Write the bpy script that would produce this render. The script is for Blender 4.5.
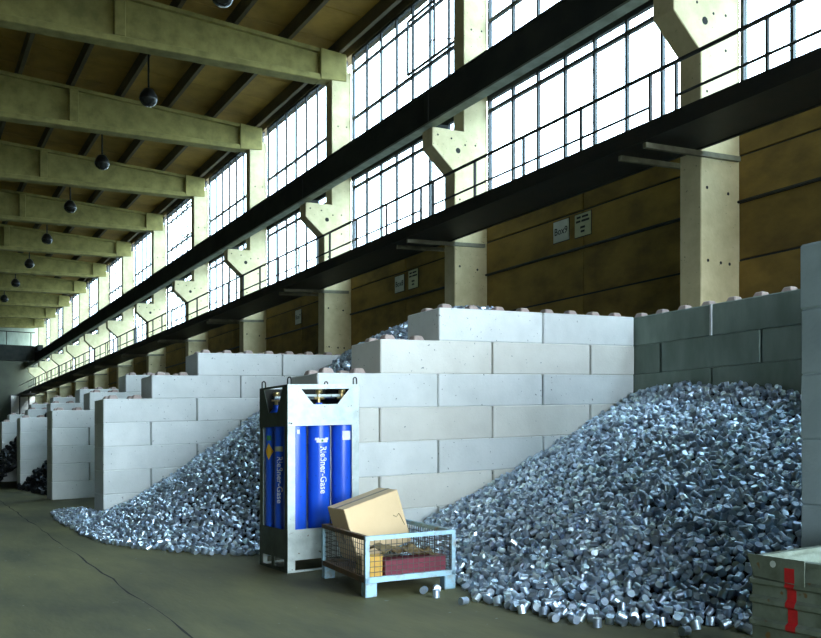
import bpy, bmesh, math, random
import numpy as np
from mathutils import Vector, Matrix

for o in list(bpy.data.objects):
    bpy.data.objects.remove(o, do_unlink=True)
scene = bpy.context.scene
COL = scene.collection
PI = math.pi

# ------------------------------------------------------------------ camera
F_PX, YAW, V_HOR, CAM_Z = 888.0, 0.5224, 444.9, 1.338
K = 0.0346            # cross-fall of the slab: everything laid on it rises towards the window wall
cam = bpy.data.cameras.new('camera')
cam.sensor_width = 36.0
cam.lens = F_PX / 821 * 36.0
cam.shift_y = (V_HOR - 319.0) / 821
cam.clip_start, cam.clip_end = 0.05, 500
cam_o = bpy.data.objects.new('camera', cam)
COL.objects.link(cam_o)
cam_o.location = (0, 0, CAM_Z)
cam_o.rotation_euler = (PI / 2, 0, -YAW)
scene.camera = cam_o

# ------------------------------------------------------------------ sky, exposure
world = bpy.data.worlds.new('overcast_sky')
world.use_nodes = True
scene.world = world
bg = world.node_tree.nodes['Background']
# overcast sky: brightest overhead, about half as bright at the horizon, the same all round
wn, wlk = world.node_tree.nodes, world.node_tree.links
w_tc = wn.new('ShaderNodeTexCoord'); w_sep = wn.new('ShaderNodeSeparateXYZ'); w_mr = wn.new('ShaderNodeMapRange')
wlk.new(w_tc.outputs['Generated'], w_sep.inputs[0]); wlk.new(w_sep.outputs['Z'], w_mr.inputs[0])
w_mr.inputs[1].default_value, w_mr.inputs[2].default_value = 0.0, 1.0
w_mr.inputs[3].default_value, w_mr.inputs[4].default_value = 24.0, 48.0
wlk.new(w_mr.outputs[0], bg.inputs[1])
bg.inputs[0].default_value = (0.77, 0.91, 1.0, 1)
scene.view_settings.view_transform = 'Standard'
scene.view_settings.look = 'None'
scene.view_settings.gamma = 1.0
scene.view_settings.use_curve_mapping = False
scene.view_settings.exposure = 0.80

# hall dimensions (metres)
XW = 10.49            # inner face of the window wall
BAY, COL0 = 6.34, 8.72
Y0, Y1 = -9.0, 80.0            # glazed gable a few steps behind the photographer, end wall far away
XL = -13.0
def col_y(i): return COL0 + BAY * i

def portal(z0, z1):
    l = bpy.data.lights.new('window_portal', 'AREA')
    l.shape = 'RECTANGLE'; l.size = z1 - z0; l.size_y = Y1 - Y0
    l.cycles.is_portal = True
    o = bpy.data.objects.new('window_portal', l); COL.objects.link(o)
    o.location = (XW + 0.16, (Y0 + Y1) / 2, (z0 + z1) / 2); o.rotation_euler = (0, PI / 2, 0)
portal(6.2, 8.45)
portal(9.3, 11.8)
GX0, GX1, GZ0, GZ1 = 5.6, 10.3, 1.6, 9.6      # gable glazing
TX0, TX1, TZ1 = -1.2, 3.4, 4.2                # open gate beside it, behind the photographer
l = bpy.data.lights.new('gate_portal', 'AREA'); l.shape = 'RECTANGLE'; l.size = TX1 - TX0; l.size_y = TZ1
l.cycles.is_portal = True
o = bpy.data.objects.new('gate_portal', l); COL.objects.link(o)
o.location = ((TX0 + TX1) / 2, Y0 - .2, TZ1 / 2); o.rotation_euler = (PI / 2, 0, 0)
l = bpy.data.lights.new('window_portal', 'AREA'); l.shape = 'RECTANGLE'; l.size = GX1 - GX0; l.size_y = GZ1 - GZ0
l.cycles.is_portal = True
o = bpy.data.objects.new('window_portal', l); COL.objects.link(o)
o.location = ((GX0 + GX1) / 2, Y0 - .2, (GZ0 + GZ1) / 2); o.rotation_euler = (PI / 2, 0, 0)

# ------------------------------------------------------------------ materials
def mat(name, base, rough=0.7, metal=0.0, second=None, scale=4.0, amount=0.5, bump=0.15, rnd=0.0,
        streak=None, island=False, fine=60.0, lo=0.35, hi=0.65, speck=None):
    m = bpy.data.materials.new(name); m.use_nodes = True
    nt = m.node_tree; N = nt.nodes; L = nt.links
    b = N['Principled BSDF']
    b.inputs['Roughness'].default_value = rough
    b.inputs['Metallic'].default_value = metal
    tc = N.new('ShaderNodeTexCoord')
    oi = N.new('ShaderNodeObjectInfo')
    add = N.new('ShaderNodeVectorMath'); add.operation = 'ADD'
    mul = N.new('ShaderNodeVectorMath'); mul.operation = 'SCALE'
    cmb = N.new('ShaderNodeCombineXYZ')
    for i in range(3): L.new(oi.outputs['Random'], cmb.inputs[i])
    L.new(cmb.outputs[0], mul.inputs[0]); mul.inputs['Scale'].default_value = 37.0
    L.new(tc.outputs['Object'], add.inputs[0]); L.new(mul.outputs[0], add.inputs[1])
    vec = add.outputs[0]
    if streak:
        mp = N.new('ShaderNodeMapping'); mp.inputs['Scale'].default_value = streak
        L.new(vec, mp.inputs[0]); vec2 = mp.outputs[0]
    else:
        vec2 = vec
    n1 = N.new('ShaderNodeTexNoise'); n1.inputs['Scale'].default_value = scale
    n1.inputs['Detail'].default_value = 6; n1.inputs['Roughness'].default_value = 0.6
    L.new(vec2, n1.inputs['Vector'])
    mr = N.new('ShaderNodeMapRange'); mr.inputs[1].default_value = lo; mr.inputs[2].default_value = hi
    mr.inputs[3].default_value = 0; mr.inputs[4].default_value = amount
    L.new(n1.outputs[0], mr.inputs[0])
    mix = N.new('ShaderNodeMix'); mix.data_type = 'RGBA'
    second = second or tuple(c * 0.6 for c in base)
    mix.inputs[6].default_value = (*base, 1); mix.inputs[7].default_value = (*second, 1)
    L.new(mr.outputs[0], mix.inputs[0])
    out = mix.outputs[2]
    if speck:
        vo = N.new('ShaderNodeTexNoise'); vo.inputs['Scale'].default_value = speck[1]; vo.inputs['Detail'].default_value = 2
        L.new(vec, vo.inputs['Vector'])
        m2 = N.new('ShaderNodeMapRange'); m2.inputs[1].default_value = speck[2]; m2.inputs[2].default_value = speck[2] + 0.04
        L.new(vo.outputs[0], m2.inputs[0])
        mx = N.new('ShaderNodeMix'); mx.data_type = 'RGBA'
        L.new(m2.outputs[0], mx.inputs[0]); L.new(out, mx.inputs[6]); mx.inputs[7].default_value = (*speck[0], 1)
        out = mx.outputs[2]
    if rnd:
        hsv = N.new('ShaderNodeHueSaturation')
        r = N.new('ShaderNodeMapRange'); r.inputs[3].default_value = 1 - rnd; r.inputs[4].default_value = 1 + rnd
        if island:
            ge = N.new('ShaderNodeNewGeometry'); sm = N.new('ShaderNodeMath'); sm.operation = 'ADD'
            fr = N.new('ShaderNodeMath'); fr.operation = 'FRACT'
            L.new(ge.outputs['Random Per Island'], sm.inputs[0]); L.new(oi.outputs['Random'], sm.inputs[1])
            L.new(sm.outputs[0], fr.inputs[0]); L.new(fr.outputs[0], r.inputs[0])
        else:
            L.new(oi.outputs['Random'], r.inputs[0])
        L.new(r.outputs[0], hsv.inputs['Value']); L.new(out, hsv.inputs['Color']); out = hsv.outputs[0]
    L.new(out, b.inputs['Base Color'])
    if bump:
        n2 = N.new('ShaderNodeTexNoise'); n2.inputs['Scale'].default_value = fine; n2.inputs['Detail'].default_value = 3
        L.new(vec2, n2.inputs['Vector'])
        bp = N.new('ShaderNodeBump'); bp.inputs['Strength'].default_value = bump; bp.inputs['Distance'].default_value = 0.02
        L.new(n2.outputs[0], bp.inputs['Height']); L.new(bp.outputs[0], b.inputs['Normal'])
    return m

M = {}
M['block'] = mat('cast_concrete', (.86, .89, .86), .85, second=(.73, .77, .74), scale=2.2, amount=.8, bump=.12, rnd=.07, fine=40, speck=((.28, .3, .29), 26, .71))
M['block_warm'] = mat('cream_cast_concrete', (.86, .85, .77), .85, second=(.75, .74, .66), scale=2.2, amount=.8, bump=.12, rnd=.06, fine=40, speck=((.28, .3, .29), 26, .71))
M['block_grey_green'] = mat('grey_green_concrete', (.26, .32, .27), .85, second=(.16, .21, .17), scale=2.5, amount=.9, bump=.18, rnd=.14, fine=40, streak=(1, 1, .35))  # darker and greener than the partition blocks, with vertical streaks
M['block_shade'] = mat('shaded_concrete', (.36, .46, .49), .85, second=(.27, .35, .37), scale=2.5, amount=.9, bump=.15, rnd=.08, fine=40)  # same concrete as the other blocks, bluish shade put into the colour
M['stud'] = mat('stud_concrete', (.55, .42, .37), .9, second=(.40, .33, .29), scale=9, amount=.8)
M['grout'] = mat('white_grout', (.8, .82, .8), .9)
M['floor'] = mat('worn_floor', (.175, .165, .065), .72, second=(.062, .064, .03), scale=1.1, amount=.95, bump=.10, fine=25, lo=.36, hi=.66, streak=(1, .28, 1), speck=((.22, .24, .2), 14, .73))
M['column'] = mat('cream_concrete', (.68, .58, .34), .85, second=(.54, .45, .24), scale=3.5, amount=.8, bump=.15, fine=30, speck=((.30, .26, .15), 22, .70))
M['hole'] = mat('dark_recess', (.02, .02, .015), .95, bump=0)
M['beam'] = mat('roof_concrete', (.33, .28, .085), .85, second=(.17, .145, .04), scale=2.5, amount=.8, bump=.15, fine=20)
M['panel'] = mat('brown_concrete', (.30, .19, .04), .9, second=(.14, .088, .02), scale=1.3, amount=.95, bump=.25, rnd=.14, streak=(1, 1, 1.8), fine=14, lo=.3, hi=.68)
M['roof'] = mat('roof_board', (.40, .235, .045), .9, second=(.25, .15, .03), scale=1.6, amount=.8, bump=.1, rnd=.08)
M['purlin'] = mat('purlin_paint', (.10, .075, .035), .8, bump=.05)
M['steel'] = mat('black_steel', (.016, .018, .015), .6, .2, second=(.035, .028, .02), scale=3, amount=.6, bump=.05)
M['girder'] = mat('girder_paint', (.016, .019, .016), .95, .0, second=(.04, .04, .03), scale=2, amount=.6, bump=.05)
M['flange'] = mat('flange_paint', (.26, .30, .24), .7, second=(.14, .16, .12), scale=3, amount=.8, bump=.05)
M['frame'] = mat('window_steel', (.03, .036, .036), .6, .2, bump=0)
M['bracket'] = mat('bracket_paint', (.11, .10, .06), .7, second=(.2, .19, .12), scale=5, amount=.8)
M['dark'] = mat('dark_wall', (.035, .034, .024), .9, second=(.02, .02, .024), scale=.5, amount=.8)  # plain near-black tone for outer walls, ceiling and far door
M['endwall'] = mat('pale_end_wall', (.05, .062, .042), .9, second=(.03, .036, .026), scale=.6, amount=.8)
M['ground'] = mat('yard_ground', (.07, .07, .06), .9, bump=0)
M['slug'] = mat('sky_tinted_aluminium', (.74, .87, 1.0), .38, .84, second=(.44, .56, .74), scale=9, amount=.7, bump=.06, rnd=.32, island=True, fine=120)  # blue of the reflected sky is mixed into the base colour
M['slug_gap_shade'] = mat('heap_gap_shade', (.03, .034, .04), .7, .5, bump=.3)  # dark core paints the shade in the gaps between slugs
M['shaded_metal'] = mat('dark_shaded_metal', (.05, .055, .06), .45, .8, rnd=.4, island=True, bump=0)  # metal coloured dark to stand for the shade in the far bins
M['galv'] = mat('galvanised_steel', (.62, .69, .66), .5, .3, second=(.44, .51, .48), scale=9, amount=.8, bump=.06, speck=((.22, .2, .15), 24, .70))
M['galv_dark'] = mat('dirty_galvanised', (.22, .27, .22), .5, .3, second=(.09, .11, .075), scale=5, amount=.9, bump=.1, speck=((.18, .11, .04), 12, .66))
M['cyl'] = mat('blue_enamel', (.012, .10, .68), .32, second=(.01, .075, .55), scale=6, amount=.6, bump=.02, speck=((.03, .04, .12), 22, .73))
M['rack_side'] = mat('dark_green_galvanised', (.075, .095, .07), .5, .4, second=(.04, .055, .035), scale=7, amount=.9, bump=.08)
M['brass'] = mat('brass', (.62, .46, .20), .35, .9, bump=0)
M['white'] = mat('white_print', (.82, .84, .82), .6, bump=0, amount=.2)
M['green'] = mat('green_print', (.05, .25, .08), .6, bump=0)
M['yellow'] = mat('yellow_print', (.80, .45, .03), .6, bump=0)
M['black'] = mat('black_print', (.015, .015, .015), .7, bump=0)
M['crate'] = mat('pale_blue_steel', (.34, .56, .68), .55, .1, second=(.26, .22, .15), scale=11, amount=.9, bump=.08, lo=.48, hi=.72)
M['crate_rust'] = mat('rusty_steel', (.14, .115, .08), .8, .2, second=(.24, .13, .06), scale=9, amount=.8, bump=.1)
M['wire'] = mat('rusty_wire', (.13, .12, .10), .7, .3, bump=0)
M['board'] = mat('cardboard', (.80, .60, .35), .85, second=(.72, .52, .29), scale=3, amount=.7, bump=.04)
M['tape'] = mat('brown_tape', (.28, .19, .09), .4, bump=0)
M['maroon'] = mat('maroon_card', (.22, .03, .055), .7, second=(.14, .02, .035), scale=6, amount=.7)
M['amber'] = mat('amber_card', (.72, .42, .08), .7, second=(.55, .30, .05), scale=6, amount=.6)
M['paper'] = mat('brown_paper', (.26, .19, .085), .9, second=(.12, .09, .04), scale=8, amount=.9, bump=.4, fine=18)
M['red'] = mat('red_paint', (.55, .012, .015), .6, second=(.35, .01, .012), scale=20, amount=.8, bump=0)
M['lamp'] = mat('lamp_housing', (.03, .03, .028), .35, .6, bump=0)
M['lampglass'] = mat('lamp_reflector', (.05, .05, .045), .25, .6, bump=0)
M['rust_lamp'] = mat('orange_lamp_paint', (.30, .09, .02), .7, bump=0)
M['sign'] = mat('sign_board', (.62, .66, .58), .6, bump=0, amount=.3)
M['sign2'] = mat('sign_board_yellowed', (.50, .52, .32), .6, bump=0, amount=.3)
g = bpy.data.materials.new('window_glass'); g.use_nodes = True
nt = g.node_tree; nt.nodes.remove(nt.nodes['Principled BSDF'])
tr = nt.nodes.new('ShaderNodeBsdfTransparent'); tr.inputs[0].default_value = (.46, .51, .54, 1)   # dirty glass, tint set to weaken the side daylight
gl = nt.nodes.new('ShaderNodeBsdfGlossy'); gl.inputs['Roughness'].default_value = .08
mx = nt.nodes.new('ShaderNodeMixShader'); mx.inputs[0].default_value = .04
nt.links.new(tr.outputs[0], mx.inputs[1]); nt.links.new(gl.outputs[0], mx.inputs[2])
nt.links.new(mx.outputs[0], nt.nodes['Material Output'].inputs[0])
M['glass'] = g
g2 = g.copy(); g2.name = 'clean_glass'
[n_ for n_ in g2.node_tree.nodes if n_.type == 'BSDF_TRANSPARENT'][0].inputs[0].default_value = (.95, .97, 1, 1)
M['glass_clean'] = g2

# ------------------------------------------------------------------ geometry helpers
class MB:
    """collects boxes, prisms and tubes in metres; T maps local to world"""
    def __init__(s, T=None): s.v = []; s.f = []; s.T = T
    def _add(s, vs, fs):
        n = len(s.v)
        s.v += [s.T(*p) if s.T else tuple(p) for p in vs]
        s.f += [tuple(i + n for i in q) for q in fs]
        return s
    def box(s, x0, x1, y0, y1, z0, z1):
        return s._add([(x0, y0, z0), (x1, y0, z0), (x1, y1, z0), (x0, y1, z0), (x0, y0, z1), (x1, y0, z1), (x1, y1, z1), (x0, y1, z1)],
                      [(3, 2, 1, 0), (4, 5, 6, 7), (0, 1, 5, 4), (1, 2, 6, 5), (2, 3, 7, 6), (3, 0, 4, 7)])
    def frustum(s, cx, cy, z0, z1, a, b):
        return s._add([(cx - a, cy - a, z0), (cx + a, cy - a, z0), (cx + a, cy + a, z0), (cx - a, cy + a, z0),
                       (cx - b, cy - b, z1), (cx + b, cy - b, z1), (cx + b, cy + b, z1), (cx - b, cy + b, z1)],
                      [(3, 2, 1, 0), (4, 5, 6, 7), (0, 1, 5, 4), (1, 2, 6, 5), (2, 3, 7, 6), (3, 0, 4, 7)])
    def prism(s, poly, axis, a, b):
        """poly of 2-D points extruded along axis ('x': poly is (y,z); 'y': (x,z); 'z': (x,y))"""
        f3 = {'x': lambda p, t: (t, p[0], p[1]), 'y': lambda p, t: (p[0], t, p[1]), 'z': lambda p, t: (p[0], p[1], t)}[axis]
        n = len(poly)
        vs = [f3(p, a) for p in poly] + [f3(p, b) for p in poly]
        fs = [tuple(range(n)), tuple(range(2 * n - 1, n - 1, -1))] + [(i, i + n, (i + 1) % n + n, (i + 1) % n) for i in range(n)]
        return s._add(vs, fs)
    def tube(s, pts, r, n=8, caps=True):
        pts = [Vector(p) for p in pts]; rings = []
        rs = r if isinstance(r, (list, tuple)) else [r] * len(pts)
        up = None; vs = []
        for i, p in enumerate(pts):
            d = (pts[min(i + 1, len(pts) - 1)] - pts[max(i - 1, 0)])
            if d.length < 1e-9: d = Vector((0, 0, 1))
            d.normalize()
            if up is None or abs(up.dot(d)) > .99:
                up = Vector((0, 0, 1)) if abs(d.z) < .9 else Vector((1, 0, 0))
            a = d.cross(up).normalized(); b = a.cross(d).normalized(); up = b
            for j in range(n):
                t = 2 * PI * j / n
                vs.append(tuple(p + (a * math.cos(t) + b * math.sin(t)) * rs[i]))
        fs = []
        for i in range(len(pts) - 1):
            for j in range(n):
                fs.append((i * n + j, i * n + (j + 1) % n, (i + 1) * n + (j + 1) % n, (i + 1) * n + j))
        if caps:
            fs.append(tuple(range(n - 1, -1, -1))); fs.append(tuple(range((len(pts) - 1) * n, len(pts) * n)))
        return s._add(vs, fs)
    def lathe(s, prof, cx, cy, n=20):
        vs = []; fs = []
        for r, z in prof:
            for j in range(n):
                t = 2 * PI * j / n; vs.append((cx + r * math.cos(t), cy + r * math.sin(t), z))
        for i in range(len(prof) - 1):
            for j in range(n):
                fs.append((i * n + j, i * n + (j + 1) % n, (i + 1) * n + (j + 1) % n, (i + 1) * n + j))
        fs.append(tuple(range(n - 1, -1, -1))); fs.append(tuple(range((len(prof) - 1) * n, len(prof) * n)))
        return s._add(vs, fs)

def tag(o, label=None, cat=None, group=None, kind=None):
    if label: o['label'] = label
    if cat: o['category'] = cat
    if group: o['group'] = group
    if kind: o['kind'] = kind
    return o

def wloc(o):
    p = Vector(o.location)
    while o.parent is not None:
        o = o.parent; p += Vector(o.location)
    return p

def link(name, me, loc, parent=None):
    o = bpy.data.objects.new(name, me); COL.objects.link(o)
    if parent is not None:
        o.parent = parent; o.location = Vector(loc) - wloc(parent)
    else:
        o.location = loc
    return o

def finish(me, smooth, bevel):
    bm = bmesh.new(); bm.from_mesh(me)
    bmesh.ops.recalc_face_normals(bm, faces=bm.faces[:])
    if bevel:
        bmesh.ops.bevel(bm, geom=bm.edges[:], offset=bevel, segments=1, affect='EDGES', profile=.5)
    if smooth:
        for f in bm.faces: f.smooth = True
        for e in bm.edges:
            if len(e.link_faces) == 2 and e.calc_face_angle(0) > math.radians(40): e.smooth = False
    bm.to_mesh(me); bm.free()

def build(name, mb, material, parent=None, origin=None, sh=True, smooth=False, bevel=0):
    """one mesh object; sh lays it on the falling slab (z rises by K per metre of x)"""
    v = np.array(mb.v, float)
    if sh: v[:, 2] += K * v[:, 0]
    if origin is None:
        lo, hi = v.min(0), v.max(0)
        origin = ((lo[0] + hi[0]) / 2, (lo[1] + hi[1]) / 2, lo[2])
    elif sh:
        origin = (origin[0], origin[1], origin[2] + K * origin[0])
    me = bpy.data.meshes.new(name)
    me.from_pydata([tuple(p) for p in (v - np.array(origin))], [], mb.f)
    me.materials.append(M[material] if isinstance(material, str) else material)
    finish(me, smooth, bevel)
    return link(name, me, origin, parent)

def empty(name, x, y, z, sh=True):
    o = bpy.data.objects.new(name, None); COL.objects.link(o)
    o.empty_display_size = .2
    o.location = (x, y, z + (K * x if sh else 0))
    return o

def text_mesh(s, size, bold=.012):
    cu = bpy.data.curves.new('text', 'FONT'); cu.body = s; cu.size = size; cu.align_x = 'CENTER'; cu.align_y = 'CENTER'
    cu.resolution_u = 3; cu.offset = size * bold
    ob = bpy.data.objects.new('text', cu); COL.objects.link(ob)
    dg = bpy.context.evaluated_depsgraph_get()
    me = bpy.data.meshes.new_from_object(ob.evaluated_get(dg))
    v = [tuple(p.co) for p in me.vertices]; f = [tuple(p.vertices) for p in me.polygons]
    bpy.data.objects.remove(ob); bpy.data.curves.remove(cu); bpy.data.meshes.remove(me)
    return v, f

rng = random.Random(7)
ORD = ['first', 'second', 'third', 'fourth', 'fifth', 'sixth', 'seventh', 'eighth', 'ninth', 'tenth', 'eleventh', 'twelfth', 'thirteenth']

# ================================================================== THE HALL
# floor and outside ground
fl = MB()
nx, ny = 24, 60
for j in range(ny + 1):
    for i in range(nx + 1):
        fl.v.append((XL + (XW + .3 - XL) * i / nx, Y0 + (Y1 - Y0) * j / ny, 0))
for j in range(ny):
    for i in range(nx):
        a = j * (nx + 1) + i; fl.f.append((a, a + 1, a + nx + 2, a + nx + 1))
flo = tag(build('floor', fl, 'floor', origin=(0, 0, 0)), kind='structure')
jt = MB(); jr = random.Random(5); jv = []
for k in range(60):
    y = 2.0 + k * .45; x = 1.70 + .02 * jr.uniform(-1, 1) + (y - 6) * .018; w2 = jr.uniform(.002, .011)
    jt.v += [(x - w2, y, .0015), (x + w2, y, .0015)]
jt.f = [(2 * k, 2 * k + 1, 2 * k + 3, 2 * k + 2) for k in range(59)]
build('slab_joint', jt, 'hole', flo)
tag(build('ground', MB().box(XW + .35, 160, -120, 160, -.3, -.2).box(-120, XW + .35, -120, Y0 - .4, -.3, -.2), 'ground', sh=False), kind='structure')
tag(build('wall_left', MB().box(XL - .3, XL, Y0, Y1, -.8, 13.5), 'dark', sh=False), kind='structure')
wb = MB().box(TX1, XW + .3, Y0 - .3, Y0, -.8, GZ0).box(XL - .3, XW + .3, Y0 - .3, Y0, GZ1, 13.5)
wb.box(XL - .3, TX0, Y0 - .3, Y0, -.8, GZ1).box(TX0, TX1, Y0 - .3, Y0, TZ1, GZ1).box(TX1, GX0, Y0 - .3, Y0, GZ0, GZ1).box(GX1, XW + .3, Y0 - .3, Y0, GZ0, GZ1)
tag(build('wall_back', wb, 'dark', sh=False), kind='structure')
dg_ = tag(build('door_2', MB().box(TX0, TX0 + .15, Y0 - .35, Y0 + .05, -.1, TZ1).box(TX1 - .15, TX1, Y0 - .35, Y0 + .05, -.1, TZ1).box(TX0, TX1, Y0 - .35, Y0 + .05, TZ1 - .15, TZ1), 'frame', sh=False), kind='structure')
gw = empty('window_99', (GX0 + GX1) / 2, Y0 - .1, GZ0, sh=False); gw['kind'] = 'structure'
for k in range(9):
    x = GX0 + (GX1 - GX0) * k / 8
    build('mullion', MB().box(x - .03, x + .03, Y0 - .13, Y0 - .07, GZ0, GZ1), 'frame', gw, sh=False)
for k in range(4):
    z = GZ0 + (GZ1 - GZ0) * k / 3
    build('transom', MB().box(GX0, GX1, Y0 - .135, Y0 - .065, z - .03, z + .03), 'frame', gw, sh=False)
build('glazing', MB().box(GX0, GX1, Y0 - .104, Y0 - .098, GZ0, GZ1), 'glass_clean', gw, sh=False)

# window wall: brown panels under the glass
ROWS = [2.3, 3.16, 4.0, 4.83, 5.5, 6.2]
wr = tag(build('wall_right', MB().box(XW + .03, XW + .28, Y0, Y1, -.3, 6.18), 'dark', sh=False), kind='structure')
base = MB().box(XW, XW + .04, Y0, Y1, .2, ROWS[0] - .012)
build('plinth', base, 'panel', wr, sh=False)
for i in range(-2, 12):
    ya, yb = col_y(i) + .2, col_y(i + 1) + .2
    mid = ya + (yb - ya) * .5
    for r in range(len(ROWS) - 1):
        for (p, q) in ((ya, mid), (mid, yb)):
            b = rng.uniform(0, .012)
            build('wall_panel', MB().box(XW - b, XW + .04, p + .012, q - .012, ROWS[r] + .014, ROWS[r + 1] - .024), 'panel', wr, sh=False)
tag(build('trim_1', MB().box(XW + .005, XW + .10, Y0, Y1, 8.47, 9.30), 'dark', sh=False), kind='structure')
tag(build('trim_2', MB().box(XW - .02, XW + .28, Y0, Y1, 11.78, 12.6), 'purlin', sh=False), kind='structure')
build('conduit', MB().tube([(XW - .03, COL0 - 5, 4.83), (XW - .03, 60, 4.83)], .022, 6), 'steel', wr, sh=False)

# windows: steel frame, mullions, transoms and every pane
XG = XW + .04
PW = BAY / 8
def window(n, i, z0, z1, trans, detail, casement=False):
    ya, yb = col_y(i) + .40, col_y(i + 1) - .01
    w = empty('window_%d' % n, XG, (ya + yb) / 2, z0, sh=False); w['kind'] = 'structure'
    fr = MB()
    for z in (z0, z1): fr.box(XG - .03, XG + .05, ya, yb, z - .03, z + .03)
    for y in (ya + .02, yb - .02): fr.box(XG - .03, XG + .05, y - .03, y + .03, z0, z1)
    build('window_frame', fr, 'frame', w, sh=False)
    mull = [col_y(i + 1) - .06 - PW * j for j in range(1, 8)]
    mull = [y for y in mull if y > ya + .1]
    for y in mull:
        build('mullion', MB().box(XG - .03, XG + .03, y - .028, y + .028, z0 + .03, z1 - .03), 'frame', w, sh=False)
    zs = [z0] + trans + [z1]
    for z in trans:
        build('transom', MB().box(XG - .035, XG + .035, ya + .03, yb - .03, z - .03, z + .03), 'frame', w, sh=False)
    ys = sorted([ya] + mull + [yb])
    if detail:
        for a, b in zip(ys, ys[1:]):
            for c, d in zip(zs, zs[1:]):
                build('pane', MB().box(XG + .001, XG + .007, a + .02, b - .02, c + .02, d - .02), 'glass', w, sh=False)
    else:
        build('glazing', MB().box(XG + .001, XG + .007, ya + .02, yb - .02, z0 + .02, z1 - .02), 'glass', w, sh=False)
    if casement:
        c0, c1 = mull[6], mull[3]
        za, zb = trans[0], trans[0] + 1.25
        build('transom', MB().box(XG - .035, XG + .035, c0 - .02, yb - .03, zb - .022, zb + .022), 'frame', w, sh=False)
        cf = MB()
        for (y, z, yy, zz) in ((c0, za, c1, za), (c0, zb, c1, zb)): cf.box(XG - .16, XG - .12, y, yy, z - .025, z + .025)
        for y in (c0, (c0 + c1) / 2, c1): cf.box(XG - .16, XG - .12, y - .025, y + .025, za, zb)
        cf.tube([(XG - .14, c0 + .3, za + .05), (XG - .45, c0 + .75, za + .12), (XG - .14, c1 - .4, za + .3)], .014, 5)
        cf.tube([(XG - .14, c1, za + .05), (XG - .40, c1 - .1, za + .28)], .014, 5)
        build('casement', cf, 'frame', w, sh=False)
n = 0
for i in range(-3, 11):
    n += 1; window(n, i, 6.2, 8.45, [8.20], -1 <= i <= 4)
    n += 1; window(n, i, 9.32, 11.75, [10.05], -1 <= i <= 4, casement=i in (1, 4))

# ------------------------------------------------------------------ columns with corbels
COLS = list(range(-2, 12))
hole_me = None
for i in COLS:
    y = col_y(i)
    prof = [(XW + .01, .36), (9.70, .34), (9.70, 6.83), (9.17, 7.29), (9.17, 7.66), (9.92, 7.69), (9.92, 11.30), (XW + .01, 11.30)]
    lab = {0: 'tall cream concrete column with corbel nearest the right edge, behind the big slug heap'}.get(
        i, 'cream concrete column with crane corbel, %s counted from the right along the window wall' % (ORD[i] if i >= 0 else 'behind'))
    if i < 0:
        lab = 'cream concrete column standing outside the picture on the near side'
    o = tag(build('column', MB().prism(prof, 'y', y, y + .39), 'column', sh=False, bevel=.012), lab, 'column',
            'columns outside the picture' if i < 0 else 'columns along the window wall')
    if 0 <= i <= 5:
        spots = [(9.47, 7.12, .03), (9.78, 7.28, .058), (9.30, 7.52, .021), (9.62, 7.50, .021), (9.95, 7.42, .021), (10.2, 7.45, .021), (9.80, 6.92, .021), (10.2, 6.95, .021),
                 (9.82, 6.3, .021), (10.25, 6.2, .021), (9.82, 4.95, .024), (10.25, 4.92, .024), (9.84, 3.93, .024), (10.1, 3.92, .024), (10.28, 3.92, .024),
                 (10.1, 8.8, .021), (10.35, 8.82, .021), (10.1, 9.8, .021), (10.35, 9.82, .021)]
        for (x, z, r) in spots[1:]:
            build('tie_hole', MB().tube([(x, y - .003, z), (x, y + .03, z)], r, 8), 'hole', o, sh=False)

# ------------------------------------------------------------------ crane girder
gir = tag(empty('crane_girder', 9.2, 30, 7.69, sh=False), 'long black steel crane girder running along the column corbels', 'girder')
build('bottom_flange', MB().box(9.08, 9.30, Y0, Y1, 7.70, 7.735), 'flange', gir, sh=False)
build('web', MB().box(9.10, 9.14, Y0, Y1, 7.735, 8.34), 'girder', gir, sh=False)
build('top_flange', MB().box(9.07, 9.36, Y0, Y1, 8.34, 8.38), 'girder', gir, sh=False)
build('crane_rail', MB().box(9.17, 9.23, Y0, Y1, 8.38, 8.45), 'girder', gir, sh=False)
for i in COLS:
    build('stiffener', MB().box(9.083, 9.10, col_y(i) + .02, col_y(i) + .17, 7.735, 8.34), 'girder', gir, sh=False)
    build('bearing_pad', MB().box(9.32, 9.60, col_y(i) + .1, col_y(i) + .28, 7.69, 7.78), 'girder', gir, sh=False)

# ------------------------------------------------------------------ walkway under the girder
wk = tag(empty('service_walkway', 9.1, 30, 5.4, sh=False), 'narrow black steel walkway with pipe railing below the high windows', 'walkway')
build('deck', MB().box(8.6, 9.66, Y0, Y1, 5.46, 5.50), 'steel', wk, sh=False)
build('fascia', MB().box(8.57, 8.61, Y0, Y1, 5.38, 5.61), 'steel', wk, sh=False)
build('inner_channel', MB().box(9.62, 9.66, Y0, Y1, 5.44, 5.60), 'steel', wk, sh=False)
SEC = 5.95
build('top_rail', MB().tube([(8.6, Y0, 6.235), (8.6, Y1, 6.235)], .027, 8), 'steel', wk, sh=False)
for j in range(-2, 12):
    ys = 8.585 + SEC * j
    if ys > Y1 - 6: break
    build('mid_rail', MB().tube([(8.6, ys, 5.80), (8.6, ys + 5.5, 5.80)], .018, 6), 'steel', wk, sh=False)
    for q in range(5):
        build('post', MB().box(8.58, 8.62, ys + 1.375 * q - .018, ys + 1.375 * q + .018, 5.5, 6.235), 'steel', wk, sh=False)
for i in COLS:
    y = col_y(i)
    for (yy, xo, dz) in ((y - .10, 8.53, 0), (y + .46, 8.62, 0)):
        b = MB().prism([(xo, 5.26), (xo, 5.33), (10.36, 5.435), (10.36, 5.365)], 'y', yy - .03, yy + .03)
        build('bracket', b, 'bracket', wk, sh=False)
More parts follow.
